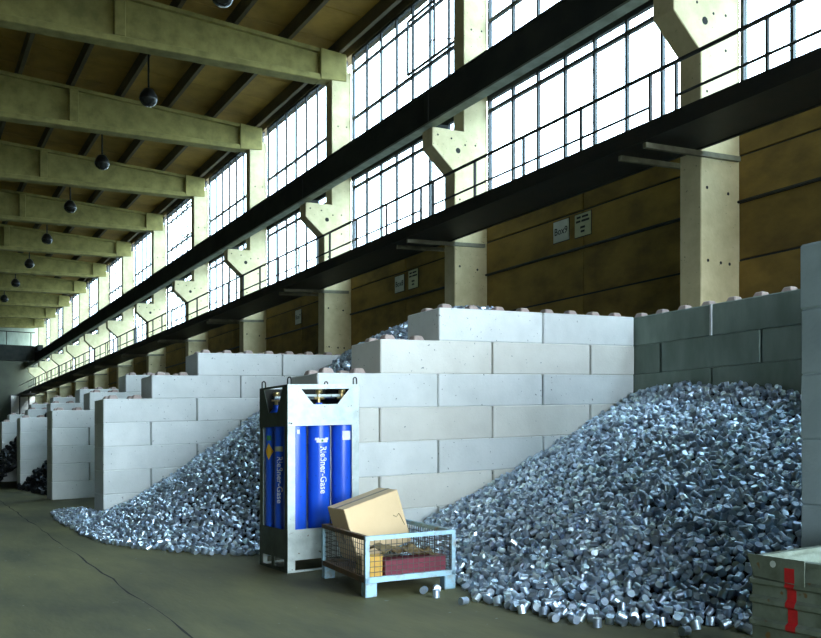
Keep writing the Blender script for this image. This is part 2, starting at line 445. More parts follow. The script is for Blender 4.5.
# little orange lamps on arms beside the columns
for i, lab in ((1, 'small rusty orange lamp on an arm below the walkway, nearer one'), (3, 'small rusty orange lamp on an arm below the walkway, farther one')):
    y = col_y(i) + .95
    e = tag(empty('wall_lamp', 10.25, y, 4.95, sh=False), lab, 'lamp')
    build('arm', MB().tube([(10.3, y - .55, 5.12), (10.3, y, 5.12), (10.48, y, 5.12)], .018, 6), 'steel', e, sh=False)
    build('lamp_head', MB().lathe([(.03, 5.14), (.09, 5.12), (.14, 5.02), (.15, 4.92), (.02, 4.92)], 10.28, y, 12), 'rust_lamp', e, sh=False)

# ------------------------------------------------------------------ roof (z before the cross-fall is added)
XR = -2.5
def beam_top(x): return 11.45 + .07 * (9.5 - x) if x >= XR else 11.45 + .07 * (9.5 - XR) - .07 * (XR - x)
SOF = 10.60
for i in range(-2, 12):
    y = col_y(i) - .02
    if i < 2:
        lab, gp = 'concrete roof beam above the top edge of the picture', 'roof beams above the picture'
    else:
        lab = 'tapered concrete roof beam spanning the hall, %s counted back from the top left corner' % ORD[i - 2]; gp = 'roof beams'
    e = tag(empty('roof_beam', 4, y + .2, SOF), lab, 'beam', gp)
    xe = 10.34
    build('bottom_flange', MB().box(XL, xe - .75, y, y + .40, SOF, SOF + .16), 'beam', e, bevel=.015)
    web = MB().prism([(XL, SOF + .16), (xe - .75, SOF + .16), (xe - .75, beam_top(xe - .75) - .1), (XR, beam_top(XR) - .1), (XL, beam_top(XL) - .1)], 'y', y + .15, y + .25)
    build('web', web, 'beam', e)
    tf = MB().prism([(xe - .75, beam_top(xe - .75) - .1), (xe - .75, beam_top(xe - .75)), (XR, beam_top(XR)), (XL, beam_top(XL)), (XL, beam_top(XL) - .1), (XR, beam_top(XR) - .1)], 'y', y + .04, y + .36)
    build('top_flange', tf, 'beam', e)
    build('end_block', MB().prism([(xe - .75, SOF + .02), (xe, SOF + .07), (xe, beam_top(xe)), (xe - .75, beam_top(xe - .75))], 'y', y - .01, y + .41), 'beam', e, bevel=.015)
    for x in (4.48, -.4, -5.4, -10.2):
        build('stiffener', MB().box(x - .13, x + .13, y + .005, y + .395, SOF + .16, beam_top(x) - .1), 'beam', e, bevel=.015)

ceil = MB()
for (a, b) in ((XL - .3, XR), (XR, XW + .3)):
    za, zb = beam_top(a) + .46, beam_top(b) + .46
    ceil.prism([(a, za), (b, zb), (b, zb + .2), (a, za + .2)], 'y', Y0 - .3, Y1 + .3)
ce = tag(build('ceiling', ceil, 'dark'), kind='structure')
PX = [10.16 - 1.43 * k for k in range(0, 17)]
for j, x in enumerate(PX):
    if x < XL + .2: break
    zb = beam_top(x)
    for i in range(-2, 11):
        ya, yb = col_y(i) + .2, col_y(i + 1) + .2
        if j > 8 and i > 0: continue
        build('purlin', MB().box(x - .055, x + .055, ya + .01, yb - .01, zb, zb + .36), 'purlin', ce)
for j in range(0, 9):
    xa, xb = PX[j], PX[j + 1]
    for i in range(1, 11):
        parts = 4 if i <= 6 else 1
        for q in range(parts):
            ya = col_y(i) + .2 + BAY * q / parts; yb = ya + BAY / parts
            m = MB().prism([(xa - .0, beam_top(xa) + .365), (xb + .0, beam_top(xb) + .365), (xb, beam_top(xb) + .455), (xa, beam_top(xa) + .455)], 'y', ya + .012, yb - .012)
            build('roof_panel', m, 'roof', ce)

# hanging lamps, one in every bay
for i in range(0, 10):
    y = 18.0 + BAY * i
    x, zc = 5.84, 10.72
    lab = 'dark round factory lamp hanging from the roof, %s counted back from the top edge' % ORD[i]
    e = tag(empty('pendant_lamp', x, y, zc - .25, sh=False), lab, 'lamp', 'hanging lamps along the hall')
    build('stem', MB().tube([(x, y, zc + .2), (x, y, beam_top(x) + .37 + K * x)], .028, 6), 'lamp', e, sh=False)
    build('housing', MB().lathe([(.05, zc + .26), (.13, zc + .22), (.22, zc + .08), (.245, zc - .03), (.24, zc - .06)], x, y, 20), 'lamp', e, sh=False, smooth=True)
    build('glass_bowl', MB().lathe([(.235, zc - .06), (.20, zc - .15), (.12, zc - .215), (.03, zc - .235)], x, y, 20), 'lampglass', e, sh=False, smooth=True)

# ------------------------------------------------------------------ far end: wall, gate, overhead crane
we = tag(build('wall_far', MB().box(XL, XW + .3, Y1, Y1 + .3, -.4, 13), 'endwall', sh=False), kind='structure')
build('lit_upper_wall', MB().box(XL, XW, Y1 - .08, Y1 - .001, 9.2, 12.4), M['block_grey_green'], we, sh=False)  # paler strip paints the light falling on the upper end wall
d = empty('door_1', 2.6, Y1 - .1, 0); d['kind'] = 'structure'
for k in range(4):
    build('door_leaf', MB().box(-1.6 + k * 1.5, -.13 + k * 1.5, Y1 - .12, Y1 - .02, 0, 5.2), 'dark', d)
wd = empty('window_90', 6.6, Y1 - .1, 3.0, sh=False); wd['kind'] = 'structure'
for k in range(3):
    build('pane', MB().box(8.0 + k * .7, 8.6 + k * .7, Y1 - .06, Y1 - .02, 3.6, 5.4), 'white', wd, sh=False)
build('window_frame', MB().box(7.9, 10.1, Y1 - .05, Y1 - .01, 3.5, 5.5), 'frame', wd, sh=False)
cr = tag(empty('overhead_crane', 0, 74, 7.9, sh=False), 'dark overhead crane bridge with railing parked at the far end', 'crane')
build('bridge_girder', MB().box(XL + .5, 9.0, 73.2, 74.0, 7.75, 8.9), 'girder', cr, sh=False)
build('end_carriage', MB().box(9.0, 9.4, 71.8, 75.4, 8.47, 8.86), 'girder', cr, sh=False)
build('handrail', MB().tube([(XL + .5, 73.1, 9.9), (9.0, 73.1, 9.9)], .04, 6), 'girder', cr, sh=False)
for k in range(12):
    build('post', MB().tube([(-10 + k * 1.7, 73.1, 8.9), (-10 + k * 1.7, 73.1, 9.9)], .035, 6), 'girder', cr, sh=False)
build('cabin', MB().box(2.2, 4.2, 72.6, 74.6, 5.3, 7.75), 'dark', cr, sh=False)

# ================================================================== BLOCK WALLS
BH, BL, BW, HB = .4, 1.6, .8, .8
stud_me = {}
blk_me = {}
def block_mesh(lx, ly, material):
    key = (round(lx, 3), round(ly, 3), material)
    if key not in blk_me:
        mb = MB().box(0, lx, 0, ly, 0, BH)
        v = np.array(mb.v); v[:, 2] += K * v[:, 0]
        gap = .006
        me = bpy.data.meshes.new('block')
        me.from_pydata([(x, y, z) for x, y, z in v], [], mb.f); me.materials.append(M[material])
        bm = bmesh.new(); bm.from_mesh(me); bmesh.ops.recalc_face_normals(bm, faces=bm.faces[:])
        bmesh.ops.bevel(bm, geom=bm.edges[:], offset=.012, segments=1, affect='EDGES', profile=.5)
        bm.to_mesh(me); bm.free()
        blk_me[key] = me
    return blk_me[key]
def stud_mesh():
    if 's' not in stud_me:
        mb = MB().frustum(0, 0, -.01, .075, .088, .055)
        me = bpy.data.meshes.new('stud'); me.from_pydata(mb.v, [], mb.f); me.materials.append(M['stud']); finish(me, False, .012)
        stud_me['s'] = me
    return stud_me['s']
def block(parent, x0, x1, y0, y1, course, material='block', studs=(), jit=.006):
    g_ = .011
    jx, jy = rng.uniform(-jit, jit), rng.uniform(-jit, jit)
    lx, ly = x1 - x0 - 2 * g_, y1 - y0 - 2 * g_
    ox, oy, oz = x0 + g_ + (0 if ly > lx else 0), y0 + g_ + (jy if lx >= ly else 0), course * BH + .003
    if ly > lx: ox += jx
    o = link('block', block_mesh(lx, ly, material), (ox, oy, oz + K * ox), parent)
    for (sx, sy) in studs:
        link('stud', stud_mesh(), (sx, sy, (course + 1) * BH + K * sx - .002), o)
    return o
def stud_row(xa, xb, y0, axis='x'):
    out = []
    t = xa + .2
    while t < xb - .05:
        out += [(t, y0 + .2), (t, y0 + .6)]; t += .4
    return out
XB = 8.838            # face of the back wall
def partition(name, label, y0, starts, joint0, xe=XB, courses=7):
    """starts[c] = x where course c begins; joint0[c] = phase of its joints"""
    e = tag(empty(name, (starts[0] + xe) / 2, y0 + .4, 0), label, 'wall', 'block walls between the bins')
    for c in range(courses):
        xs = [starts[c]]; t = joint0[c]
        while t < xe - .12:
            if t > starts[c] + .1: xs.append(t)
            t += BL
        xs.append(xe)
        nxt = starts[c + 1] if c + 1 < courses else xe
        for a, b in zip(xs, xs[1:]):
            st = [(sx, sy) for sx, sy in stud_row(starts[c], nxt, y0) if a + .06 < sx < b - .06]
            block(e, a, b, y0, y0 + BW, c, 'block_shade' if y0 < 5 else 'block_warm' if c % 2 and y0 < 10 else 'block', studs=st)
    return e
xA = 4.838
def mk(first, j_odd, step=HB, low=5):
    starts = [first] * low + [first + step * (q + 1) for q in range(7 - low)]
    # courses counted from the floor: 0,2,4,6 share one joint phase, 1,3,5 the other
    j0 = [j_odd if c % 2 == 0 else j_odd - HB for c in range(7)]
    return starts, j0
sA, jA = mk(4.038, xA + .8 - 3.2)
pA = partition('block_wall', 'white block wall with stepped end behind the gas rack and the big heap', 9.105, sA, jA)
XF = 2.9435
labs = {'B': 'white stepped block wall left of the gas rack, rising out of the smaller slug heap',
        'C': 'stepped block wall second from the gas rack towards the left',
        'D': 'stepped block wall third from the gas rack towards the left, dark metal heap beside it',
        'E': 'block wall cut by the left edge of the picture',
        'F': 'farthest block wall, just showing above the others at the left edge'}
for nme, y0 in (('B', 15.403), ('C', 21.142), ('D', 27.199), ('E', 32.378), ('F', 38.2)):
    s_, j_ = mk(XF, XF)
    partition('block_wall', labs[nme], y0, s_, j_)
s0 = [4.80] * 6 + [5.60]; j0 = [4.80 if c % 2 == 0 else 4.0 for c in range(7)]
partition('block_wall', 'block wall end in bluish shade cut by the right edge beside the big heap', 2.757, s0, j0)
# back wall of the bins, parallel to the window wall
bw = tag(empty('block_wall', XB + .4, 9.5, 0), 'grey green block wall at the back of the bin with the big heap', 'wall', 'block walls between the bins')
for c in range(7):
    ph = 7.79 if c % 2 == 0 else 7.05
    t = ph - 1.6 * 3; ys = []
    while t < 21: ys.append(t); t += 1.6
    for a, b in zip(ys, ys[1:]):
        st = []
        if c == 6:
            q = a + .2
            while q < b: st += [(XB + .2, q), (XB + .6, q)]; q += .4
        block(bw, XB, XB + .8, a, b, c, 'block_grey_green', st)
build('grout', MB().box(XB - .012, XB + .02, 7.77, 7.80, 2.41, 2.80), 'grout', bw)

# ================================================================== HEAPS OF SLUGS
def interp(x, xs, ys): return float(np.interp(x, xs, ys))
nz_rng = np.random.RandomState(3)
GN = nz_rng.rand(64, 64)
def bump2(x, y, s):
    x, y = x / s, y / s
    i, j = int(math.floor(x)), int(math.floor(y)); fx, fy = x - i, y - j
    fx, fy = fx * fx * (3 - 2 * fx), fy * fy * (3 - 2 * fy)
    g4 = [GN[(i + a) % 64, (j + b) % 64] for a in (0, 1) for b in (0, 1)]
    return (g4[0] * (1 - fy) + g4[1] * fy) * (1 - fx) + (g4[2] * (1 - fy) + g4[3] * fy) * fx - .5
def toeA(y): return interp(y, [3.2, 3.8, 4.35, 4.6, 5.1, 5.6, 6.15, 6.7, 7.5, 8.3, 9.1], [4.95, 4.62, 4.12, 4.02, 3.86, 3.82, 4.02, 4.24, 4.38, 4.62, 4.92]) + .22 * bump2(y, 3.3, .45)
def hA(x, y):
    s = (x - toeA(y)) / (XB - toeA(y))
    if s <= 0: return -1
    top = interp(y, [3.5, 5, 6.5, 6.9, 7.64, 8.65, 9.1], [1.2, 1.45, 1.66, 1.76, 1.82, 1.82, 1.77])
    base = interp(s, [0, .03, .1, .2, .34, .6, .8, 1], [.02, .07, .20, .36, .58, 1.06, 1.42, 1.8]) / 1.8
    edge = interp(y, [3.5, 5.5, 8.2, 9.1], [1.0, 1.0, 1.0, 1.0])
    return top * base * edge + .07 * bump2(x, y, .55) * min(1, s * 6) + .05 * bump2(x + 9, y, .22) * min(1, s * 6)
def toeB(y): return interp(y, [9.2, 9.75, 10.7, 11.6, 13, 14.2, 15.4, 16.4, 17.2, 17.8], [3.5, 2.95, 2.55, 2.3, 2.2, 2.25, 2.25, 2.3, 2.4, 2.62])
def hB(x, y):
    t = x - toeB(y)
    if t <= 0: return -1
    if y > 15.3 and x > XF + .0 - .02: return -1
    if y > 15.4:
        return min(.10, .2 * t) * interp(y, [15.4, 17, 17.8], [1, .8, .3]) + .02
    if y < 9.92 and x > 4.0: return -1
    if y < 9.92 and x > 3.9: return -1
    p = interp(t, [0, .35, .8, 1.2, 2.0, 3.4, 4.3, 5.0, 5.6, 6.1, 6.7], [.02, .07, .2, .42, .98, 2.14, 2.82, 3.18, 3.35, 3.22, 2.7])
    y_f = interp(y, [9.2, 9.9, 11, 12.2, 13.6, 15.4], [.45, .74, .93, 1.0, .93, .80])
    return p * y_f + .07 * bump2(x, y, .5) * min(1, t)

def cyl_base(r, l, n):
    v = []
    for z in (-l / 2, l / 2):
        for j in range(n):
            t = 2 * PI * j / n; v.append((r * math.cos(t), r * math.sin(t), z))
    f = [tuple(range(n - 1, -1, -1)), tuple(range(n, 2 * n))] + [(j, (j + 1) % n, n + (j + 1) % n, n + j) for j in range(n)]
    return np.array(v), f
def rand_rot(rs):
    q = rs.normal(size=4); q /= np.linalg.norm(q); w, x, y, z = q
    return np.array([[1 - 2 * (y * y + z * z), 2 * (x * y - z * w), 2 * (x * z + y * w)], [2 * (x * y + z * w), 1 - 2 * (x * x + z * z), 2 * (y * z - x * w)], [2 * (x * z - y * w), 2 * (y * z + x * w), 1 - 2 * (x * x + y * y)]])
def scatter(h, xr, yr, step, rs, passes=((1.6, 0, .05), (1.6, .05, .11)), zmin=.03, ok=None, gap=.0585):
    """throws slugs at the slope and keeps those that find room: no two closer than gap"""
    pts = []; cell = {}
    area = (xr[1] - xr[0]) * (yr[1] - yr[0])
    for ly, (dens, d0, d1) in enumerate(passes):
        nn = int(area / step ** 2 * dens * 1.8)
        A = rs.rand(nn, 4)
        for a, b, c, d in A:
            x, y = xr[0] + a * (xr[1] - xr[0]), yr[0] + b * (yr[1] - yr[0])
            hh = h(x, y)
            if hh < 0: continue
            if hh < .08 and d > .25 + hh * 8: continue
            z = hh - d0 - (d1 - d0) * c
            if z < zmin:
                if ly: continue
                z = zmin
            if ok and not ok(x, y, z): continue
            ci, cj, ck_ = int(x / gap), int(y / gap), int(z / gap)
            clash = False
            for i in (-1, 0, 1):
                for j in (-1, 0, 1):
                    for k in (-1, 0, 1):
                        for p in cell.get((ci + i, cj + j, ck_ + k), ()):
                            if (p[0] - x) ** 2 + (p[1] - y) ** 2 + (p[2] - z) ** 2 < gap * gap: clash = True; break
                        if clash: break
                    if clash: break
                if clash: break
            if clash: continue
            cell.setdefault((ci, cj, ck_), []).append((x, y, z))
            pts.append((x, y, z, ly))
    return pts
def heap_mesh(name, pts, rots, r, l, n, h, xr, yr, cs, mats, core_drop=.06):
    bv, bf = cyl_base(r, l, n)
    V = []; Fs = []
    for k, ((x, y, z, _), R) in enumerate(zip(pts, rots)):
        w = bv @ R.T + np.array((x, y, z + K * x)); V.append(w); o_ = k * len(bv)
        Fs += [tuple(i + o_ for i in q) for q in bf]
    V = np.vstack(V); nf = len(Fs)
    # closed core under the slugs
    nxx = int((xr[1] - xr[0]) / cs) + 1; nyy = int((yr[1] - yr[0]) / cs) + 1
    idx = {}; cv = []
    for j in range(nyy + 1):
        for i in range(nxx + 1):
            x, y = min(xr[0] + i * cs, xr[1]), min(yr[0] + j * cs, yr[1])
            z = h(x, y) - core_drop
            idx[i, j] = len(V) + len(cv); cv.append((x, y, max(z, -.02) + K * x))
    for j in range(nyy):
        for i in range(nxx):
            q = [idx[i, j], idx[i + 1, j], idx[i + 1, j + 1], idx[i, j + 1]]
            zz = [cv[t - len(V)][2] - K * cv[t - len(V)][0] for t in q]
            if max(zz) > 0: Fs.append(tuple(q))
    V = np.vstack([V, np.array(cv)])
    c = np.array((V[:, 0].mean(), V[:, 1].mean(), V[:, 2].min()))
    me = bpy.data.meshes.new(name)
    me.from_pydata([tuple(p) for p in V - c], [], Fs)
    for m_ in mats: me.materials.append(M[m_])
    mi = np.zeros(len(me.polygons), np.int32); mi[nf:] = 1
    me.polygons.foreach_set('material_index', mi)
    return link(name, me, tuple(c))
rs = np.random.RandomState(11)
SR, SL = .0295, .061
def okA(x, y, z): return not (y > 9.105 - .035 and x > 4.0) and x < XB - .03 and not (y < 3.6 and x > 4.80)
ptsA = scatter(hA, (3.7, XB), (3.62, 9.07), .046, rs, ok=okA, zmin=SR)
rotsA = [rand_rot(rs) for _ in ptsA]
# the ones that show largest become single things
sy_, cy_ = math.sin(YAW), math.cos(YAW)
def pix(x, y, z):
    d_ = x * sy_ + y * cy_
    return 410.5 + F_PX * (x * cy_ - y * sy_) / d_, V_HOR - F_PX * (z + K * x - CAM_Z) / d_, d_
cand = []
for k, (x, y, z, ly) in enumerate(ptsA):
    if ly: continue
    u, v, d_ = pix(x, y, z)
    if u > 745 or v > 632 or (u < 460 and v > 520): continue
    cand.append((d_, k))
cand.sort(); chosen = [k for _, k in cand[:285]]
cs_ = set(chosen)
bv, bf = cyl_base(SR, SL, 14)
slug_me = bpy.data.meshes.new('metal_slug'); slug_me.from_pydata([tuple(p) for p in bv], [], bf); slug_me.materials.append(M['slug'])
for f_ in slug_me.polygons: f_.use_smooth = len(f_.vertices) == 4
bm = bmesh.new(); bm.from_mesh(slug_me)
for e_ in bm.edges:
    if e_.calc_face_angle(0) > 1: e_.smooth = False
bm.to_mesh(slug_me); bm.free()
def slug(x, y, z, R, label, group):
    o = link('metal_slug', slug_me, (x, y, z + K * x))
    o.rotation_euler = Matrix([list(r_) for r_ in R]).to_euler()
    return tag(o, label, 'metal slug', group)
for k in chosen:
    x, y, z, _ = ptsA[k]
    slug(x, y, z, rotsA[k], 'short bright aluminium slug in the near lower slope of the big heap', 'aluminium slugs at the near foot of the big heap')
rest = [k for k in range(len(ptsA)) if k not in cs_]
hpA = heap_mesh('slug_heap', [ptsA[k] for k in rest], [rotsA[k] for k in rest], SR, SL, 10, hA, (3.7, XB - .01), (3.60, 9.09), .12, ['slug', 'slug_gap_shade'])
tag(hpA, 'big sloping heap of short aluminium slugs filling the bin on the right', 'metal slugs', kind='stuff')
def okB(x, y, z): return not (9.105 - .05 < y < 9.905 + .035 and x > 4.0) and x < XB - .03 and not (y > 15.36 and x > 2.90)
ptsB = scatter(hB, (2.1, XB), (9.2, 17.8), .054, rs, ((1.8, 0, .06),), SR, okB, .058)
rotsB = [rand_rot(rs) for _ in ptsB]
hpB = heap_mesh('slug_heap', ptsB, rotsB, .0285, .06, 8, lambda x, y: hB(x, y) if okB(x, y, 0) else -1, (2.1, XB - .01), (9.2, 17.8), .12, ['slug', 'slug_gap_shade'], .045)
tag(hpB, 'tall heap of aluminium slugs behind the gas rack, spilling to the floor at left', 'metal slugs', kind='stuff')
# stray slugs on the floor
strays = [(3.695, 6.20, 'lying'), (3.822, 6.205, 'lying'), (3.69, 6.0, 'up'), (3.70, 5.62, 'lying'), (3.86, 4.75, 'lying'), (3.98, 4.45, 'up'), (3.93, 4.62, 'lying'), (4.25, 3.95, 'lying')]
sl = ['aluminium slug lying loose on the floor under the mesh crate', 'aluminium slug standing loose on the floor near the crate foot',
      'stray aluminium slug lying on bare floor in front of the big heap']
for k, (x, y, st) in enumerate(strays):
    a = rs.uniform(0, PI)
    R = Matrix.Rotation(a, 3, 'Z') @ Matrix.Rotation(PI / 2, 3, 'Y') if st == 'lying' else Matrix.Rotation(a, 3, 'Z')
    z = SR if st == 'lying' else SL / 2
    slug(x, y, z + .001, [list(r_) for r_ in R], sl[0] if k < 2 else sl[1] if k == 2 else sl[2], 'loose slugs on the floor')
# metal heaps in the far bins, their shade painted into the colour
def shaded_metal(y0, y1, x0, label):
    def h(x, y):
        t = x - x0 - .35 * (y1 - y) / (y1 - y0)
        return -1 if t < 0 else min(2.2, .85 * t) + .12 * bump2(x, y, .5)
    p = scatter(h, (x0, 6.5), (y0, y1), .16, rs, ((1.4, 0, .1),), .05, None, .14)
    r_ = [rand_rot(rs) for _ in p]
    o = heap_mesh('shaded_metal_heap', p, r_, .07, .2, 6, h, (x0, 6.5), (y0, y1), .2, ['shaded_metal', 'shaded_metal'], .08)
    tag(o, label, 'scrap heap', kind='stuff')
shaded_metal(28.14, 32.24, 1.75, 'metal heap darkened for shade in the bin at the left edge of the picture')
shaded_metal(22.08, 27.06, 2.85, 'metal heap darkened for shade between the second and third block wall left of the gas rack')

# ================================================================== GAS CYLINDER RACK
rx0, rx1, ry0, ry1, rh = 3.215, 3.975, 7.935, 8.685, 1.806
rk = tag(empty('gas_cylinder_rack', (rx0 + rx1) / 2, (ry0 + ry1) / 2, 0), 'tall galvanised steel rack holding blue gas cylinders', 'rack')
pt = .006
for (x, y, sx, sy) in ((rx0, ry0, 1, 1), (rx1, ry0, -1, 1), (rx0, ry1, 1, -1), (rx1, ry1, -1, -1)):
    a = MB()
    xa, xb = sorted((x, x + sx * .078)); ya, yb = sorted((y, y + sy * pt)); a.box(xa, xb, ya, yb, 0, rh)
    cp_ = build('corner_post', a, 'galv', rk)
    xa, xb = sorted((x, x + sx * pt)); ya, yb = sorted((y + sy * pt, y + sy * .078))
    build('side_flange', MB().box(xa, xb, ya, yb, 0, rh), 'rack_side', cp_)
def ring_panel(axis, a0, a1, z0, z1, t0, t1, hole):
    """plate with a trapezoid opening; hole = (top a, top b, bottom a, bottom b, z top, z bottom)"""
    m = MB(); ta, tb, ba, bb, zt, zb = hole
    m.prism([(a0, z0), (a1, z0), (bb, zb), (ba, zb)], axis, t0, t1)
    m.prism([(a0, z1), (ta, zt), (tb, zt), (a1, z1)], axis, t0, t1)
    m.prism([(a0, z0), (ba, zb), (ta, zt), (a0, z1)], axis, t0, t1)
    m.prism([(a1, z0), (a1, z1), (tb, zt), (bb, zb)], axis, t0, t1)
    return m
W_ = rx1 - rx0; D_ = ry1 - ry0
for (t0, t1) in ((ry0 - .004, ry0), (ry1, ry1 + .004)):
    build('top_panel', MB().box(rx0, rx1, t0, t1, 1.405, rh) if t0 > ry0 + .1 else ring_panel('y', rx0, rx1, 1.405, rh, t0, t1, (rx0 + .18 * W_, rx0 + .86 * W_, rx0 + .35 * W_, rx0 + .69 * W_, rh - .045, rh - .195)), 'galv', rk)
    build('bottom_panel', MB().box(rx0, rx1, t0, t1, .115, .41), 'galv', rk)
    build('base_rail', MB().box(rx0, rx1, t0, t1, 0, .02), 'galv', rk)
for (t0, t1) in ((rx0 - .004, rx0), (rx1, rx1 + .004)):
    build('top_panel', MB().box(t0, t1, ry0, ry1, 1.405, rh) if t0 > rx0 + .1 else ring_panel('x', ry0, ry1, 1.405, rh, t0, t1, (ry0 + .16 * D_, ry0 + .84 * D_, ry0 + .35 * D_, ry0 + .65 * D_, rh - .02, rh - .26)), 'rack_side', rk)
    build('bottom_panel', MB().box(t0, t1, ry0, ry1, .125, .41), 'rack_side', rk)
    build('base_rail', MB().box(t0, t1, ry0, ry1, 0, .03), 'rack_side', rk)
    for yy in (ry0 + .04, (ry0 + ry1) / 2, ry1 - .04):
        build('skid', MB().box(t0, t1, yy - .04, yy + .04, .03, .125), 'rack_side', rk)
build('shade_lining', MB().box(rx0 + .015, rx1 - .015, ry1 - .06, ry1 - .03, 1.42, rh - .01).box(rx1 - .05, rx1 - .02, ry0 + .05, ry1 - .06, 1.42, rh - .01), 'hole', rk)  # added dark sheets that paint the shade inside the rack top
build('base_plate', MB().box(rx0 + .01, rx1 - .01, ry0 + .01, ry1 - .01, .13, .15), 'galv', rk)
for (x, y) in ((rx0 + .03, ry0 + .03), (rx1 - .03, ry0 + .03), (rx0 + .03, ry1 - .03), (rx1 - .03, ry1 - .03)):
    pts = [(x - .018, y, rh - .10), (x - .018, y, rh + .05)] + [(x - .018 * math.cos(t), y, rh + .05 + .02 * math.sin(t)) for t in (.6, 1.2, 1.57, 1.95, 2.5)] + [(x + .018, y, rh + .05), (x + .018, y, rh - .10)]
    build('lifting_loop', MB().tube(pts, .007, 6), 'steel', rk)
mf = MB()
for yy in (ry0 + .14, ry0 + .36, ry0 + .60):
    mf.tube([(rx0 + .10, yy, 1.70), (rx1 - .10, yy, 1.70)], .016, 8)
mf.tube([(rx0 + .38, ry0 + .10, 1.70), (rx0 + .38, ry1 - .1, 1.70)], .016, 8)
build('manifold', mf, 'galv', rk, smooth=True)
for xx in (.13, .2, .58, .65):
    build('bolt', MB().tube([(rx0 + xx * 0 + .035, ry0 - .012, 1.43), (rx0 + .035, ry0 - .003, 1.43)], .009, 6), 'steel', rk)
    break
CR = .109
def gas_cylinder(cx, cy, label):
    e = tag(empty('gas_cylinder', cx, cy, .152), label, 'gas cylinder', 'blue cylinders in the rack')
    b = build('body', MB().lathe([(CR * .94, .152), (CR, .175), (CR, 1.40), (CR * .97, 1.45), (CR * .8, 1.52), (CR * .45, 1.575), (.035, 1.595), (.032, 1.63)], cx, cy, 28), 'cyl', e, smooth=True)
    v = MB().tube([(cx, cy, 1.63), (cx, cy, 1.72)], .018, 8).tube([(cx - .05, cy, 1.675), (cx + .05, cy, 1.675)], .012, 8)
    v.lathe([(.03, 1.72), (.035, 1.73), (.035, 1.75), (.03, 1.76)], cx, cy, 10)
    build('valve', v, 'brass', e, smooth=True)
    return e
xs3 = [rx0 + .128, rx0 + .38, rx1 - .128]; ys3 = [ry0 + .125, (ry0 + ry1) / 2, ry1 - .125]
c_l = gas_cylinder(xs3[0], ys3[0], 'plain blue gas cylinder at the near corner of the rack')
c_m = gas_cylinder(xs3[1], ys3[0], 'blue gas cylinder with white vertical lettering in the middle of the rack front')
c_r = gas_cylinder(xs3[2], ys3[0], 'blue gas cylinder with a square white label at the right of the rack')
c_s = gas_cylinder(xs3[0], ys3[1], 'blue gas cylinder with faint lettering in the middle of the dark rack side')
c_b = gas_cylinder(xs3[0], ys3[2], 'blue gas cylinder with a yellow diamond at the rear left corner of the rack')
def wrap(cx, cy, ang, flat, faces, z_c, rr=CR + .0015):
    """lays flat (across, up) print on a cylinder around direction ang"""
    m = MB()
    for (a, z) in flat:
        t = ang + a / CR; m.v.append((cx + rr * math.cos(t), cy + rr * math.sin(t), z_c + z))
    m.f = faces
    return m
def wrap_rect(cx, cy, ang, a0, a1, z0, z1, n=6, rr=CR + .0012):
    flat = []; fs = []
    for i in range(n + 1):
        a = a0 + (a1 - a0) * i / n; flat += [(a, z0), (a, z1)]
    for i in range(n): fs.append((2 * i, 2 * i + 2, 2 * i + 3, 2 * i + 1))
    return wrap(cx, cy, ang, flat, fs, 0, rr)
FR = -PI / 2 - .12                     # towards the camera
tv, tf_ = text_mesh('Rießner-Gase', .105)
# lettering reads downwards: text x -> -z, text y -> across
flat = [(p[1] * 1.0, -p[0] * 1.0) for p in tv]
ln = max(p[1] for p in flat) - min(p[1] for p in flat)
sc = .46 / ln
flat = [(a * sc * 1.1 + .012, z * sc) for a, z in flat]
build('lettering', wrap(xs3[1], ys3[0], FR, flat, tf_, .97), 'white', c_m)
emb = wrap_rect(xs3[1], ys3[0], FR, -.055, .062, 1.238, 1.275)
build('emblem', emb, 'white', c_m)
build('emblem_dot', wrap_rect(xs3[1], ys3[0], FR, -.008, .012, 1.245, 1.268, 2, CR + .0022), 'green', c_m)
build('emblem_wing', wrap_rect(xs3[1], ys3[0], FR, -.07, -.03, 1.262, 1.285, 3, CR + .0016), 'white', c_m)
build('emblem_wing', wrap_rect(xs3[1], ys3[0], FR, .035, .075, 1.262, 1.285, 3, CR + .0016), 'white', c_m)
build('square_label', wrap_rect(xs3[2], ys3[0], FR, -.03, .058, 1.255, 1.345), 'white', c_r)
build('small_label', wrap_rect(xs3[0], ys3[0], FR, -.01, .015, 1.33, 1.37), 'white', c_l)
LFA = PI + .45
dmv, dmf = [], []
for k in range(9):
    a_ = -.055 + .11 * k / 8; hh_ = .085 * (1 - abs(a_) / .055)
    dmv += [(a_, -hh_), (a_, hh_)]
    if k: dmf.append((2 * k - 2, 2 * k, 2 * k + 1, 2 * k - 1))
build('hazard_diamond', wrap(xs3[0], ys3[2], LFA, dmv, dmf, 1.16), 'yellow', c_b)
build('hazard_dot', wrap_rect(xs3[0], ys3[2], LFA, -.03, .03, 1.27, 1.32), 'green', c_b)
build('paper_label', wrap_rect(xs3[0], ys3[1], PI + .5, -.05, .05, 1.16, 1.21), 'sign2', c_s)
build('lettering', wrap(xs3[0], ys3[1], PI + .5, list(flat), tf_, .88), 'white', c_s)

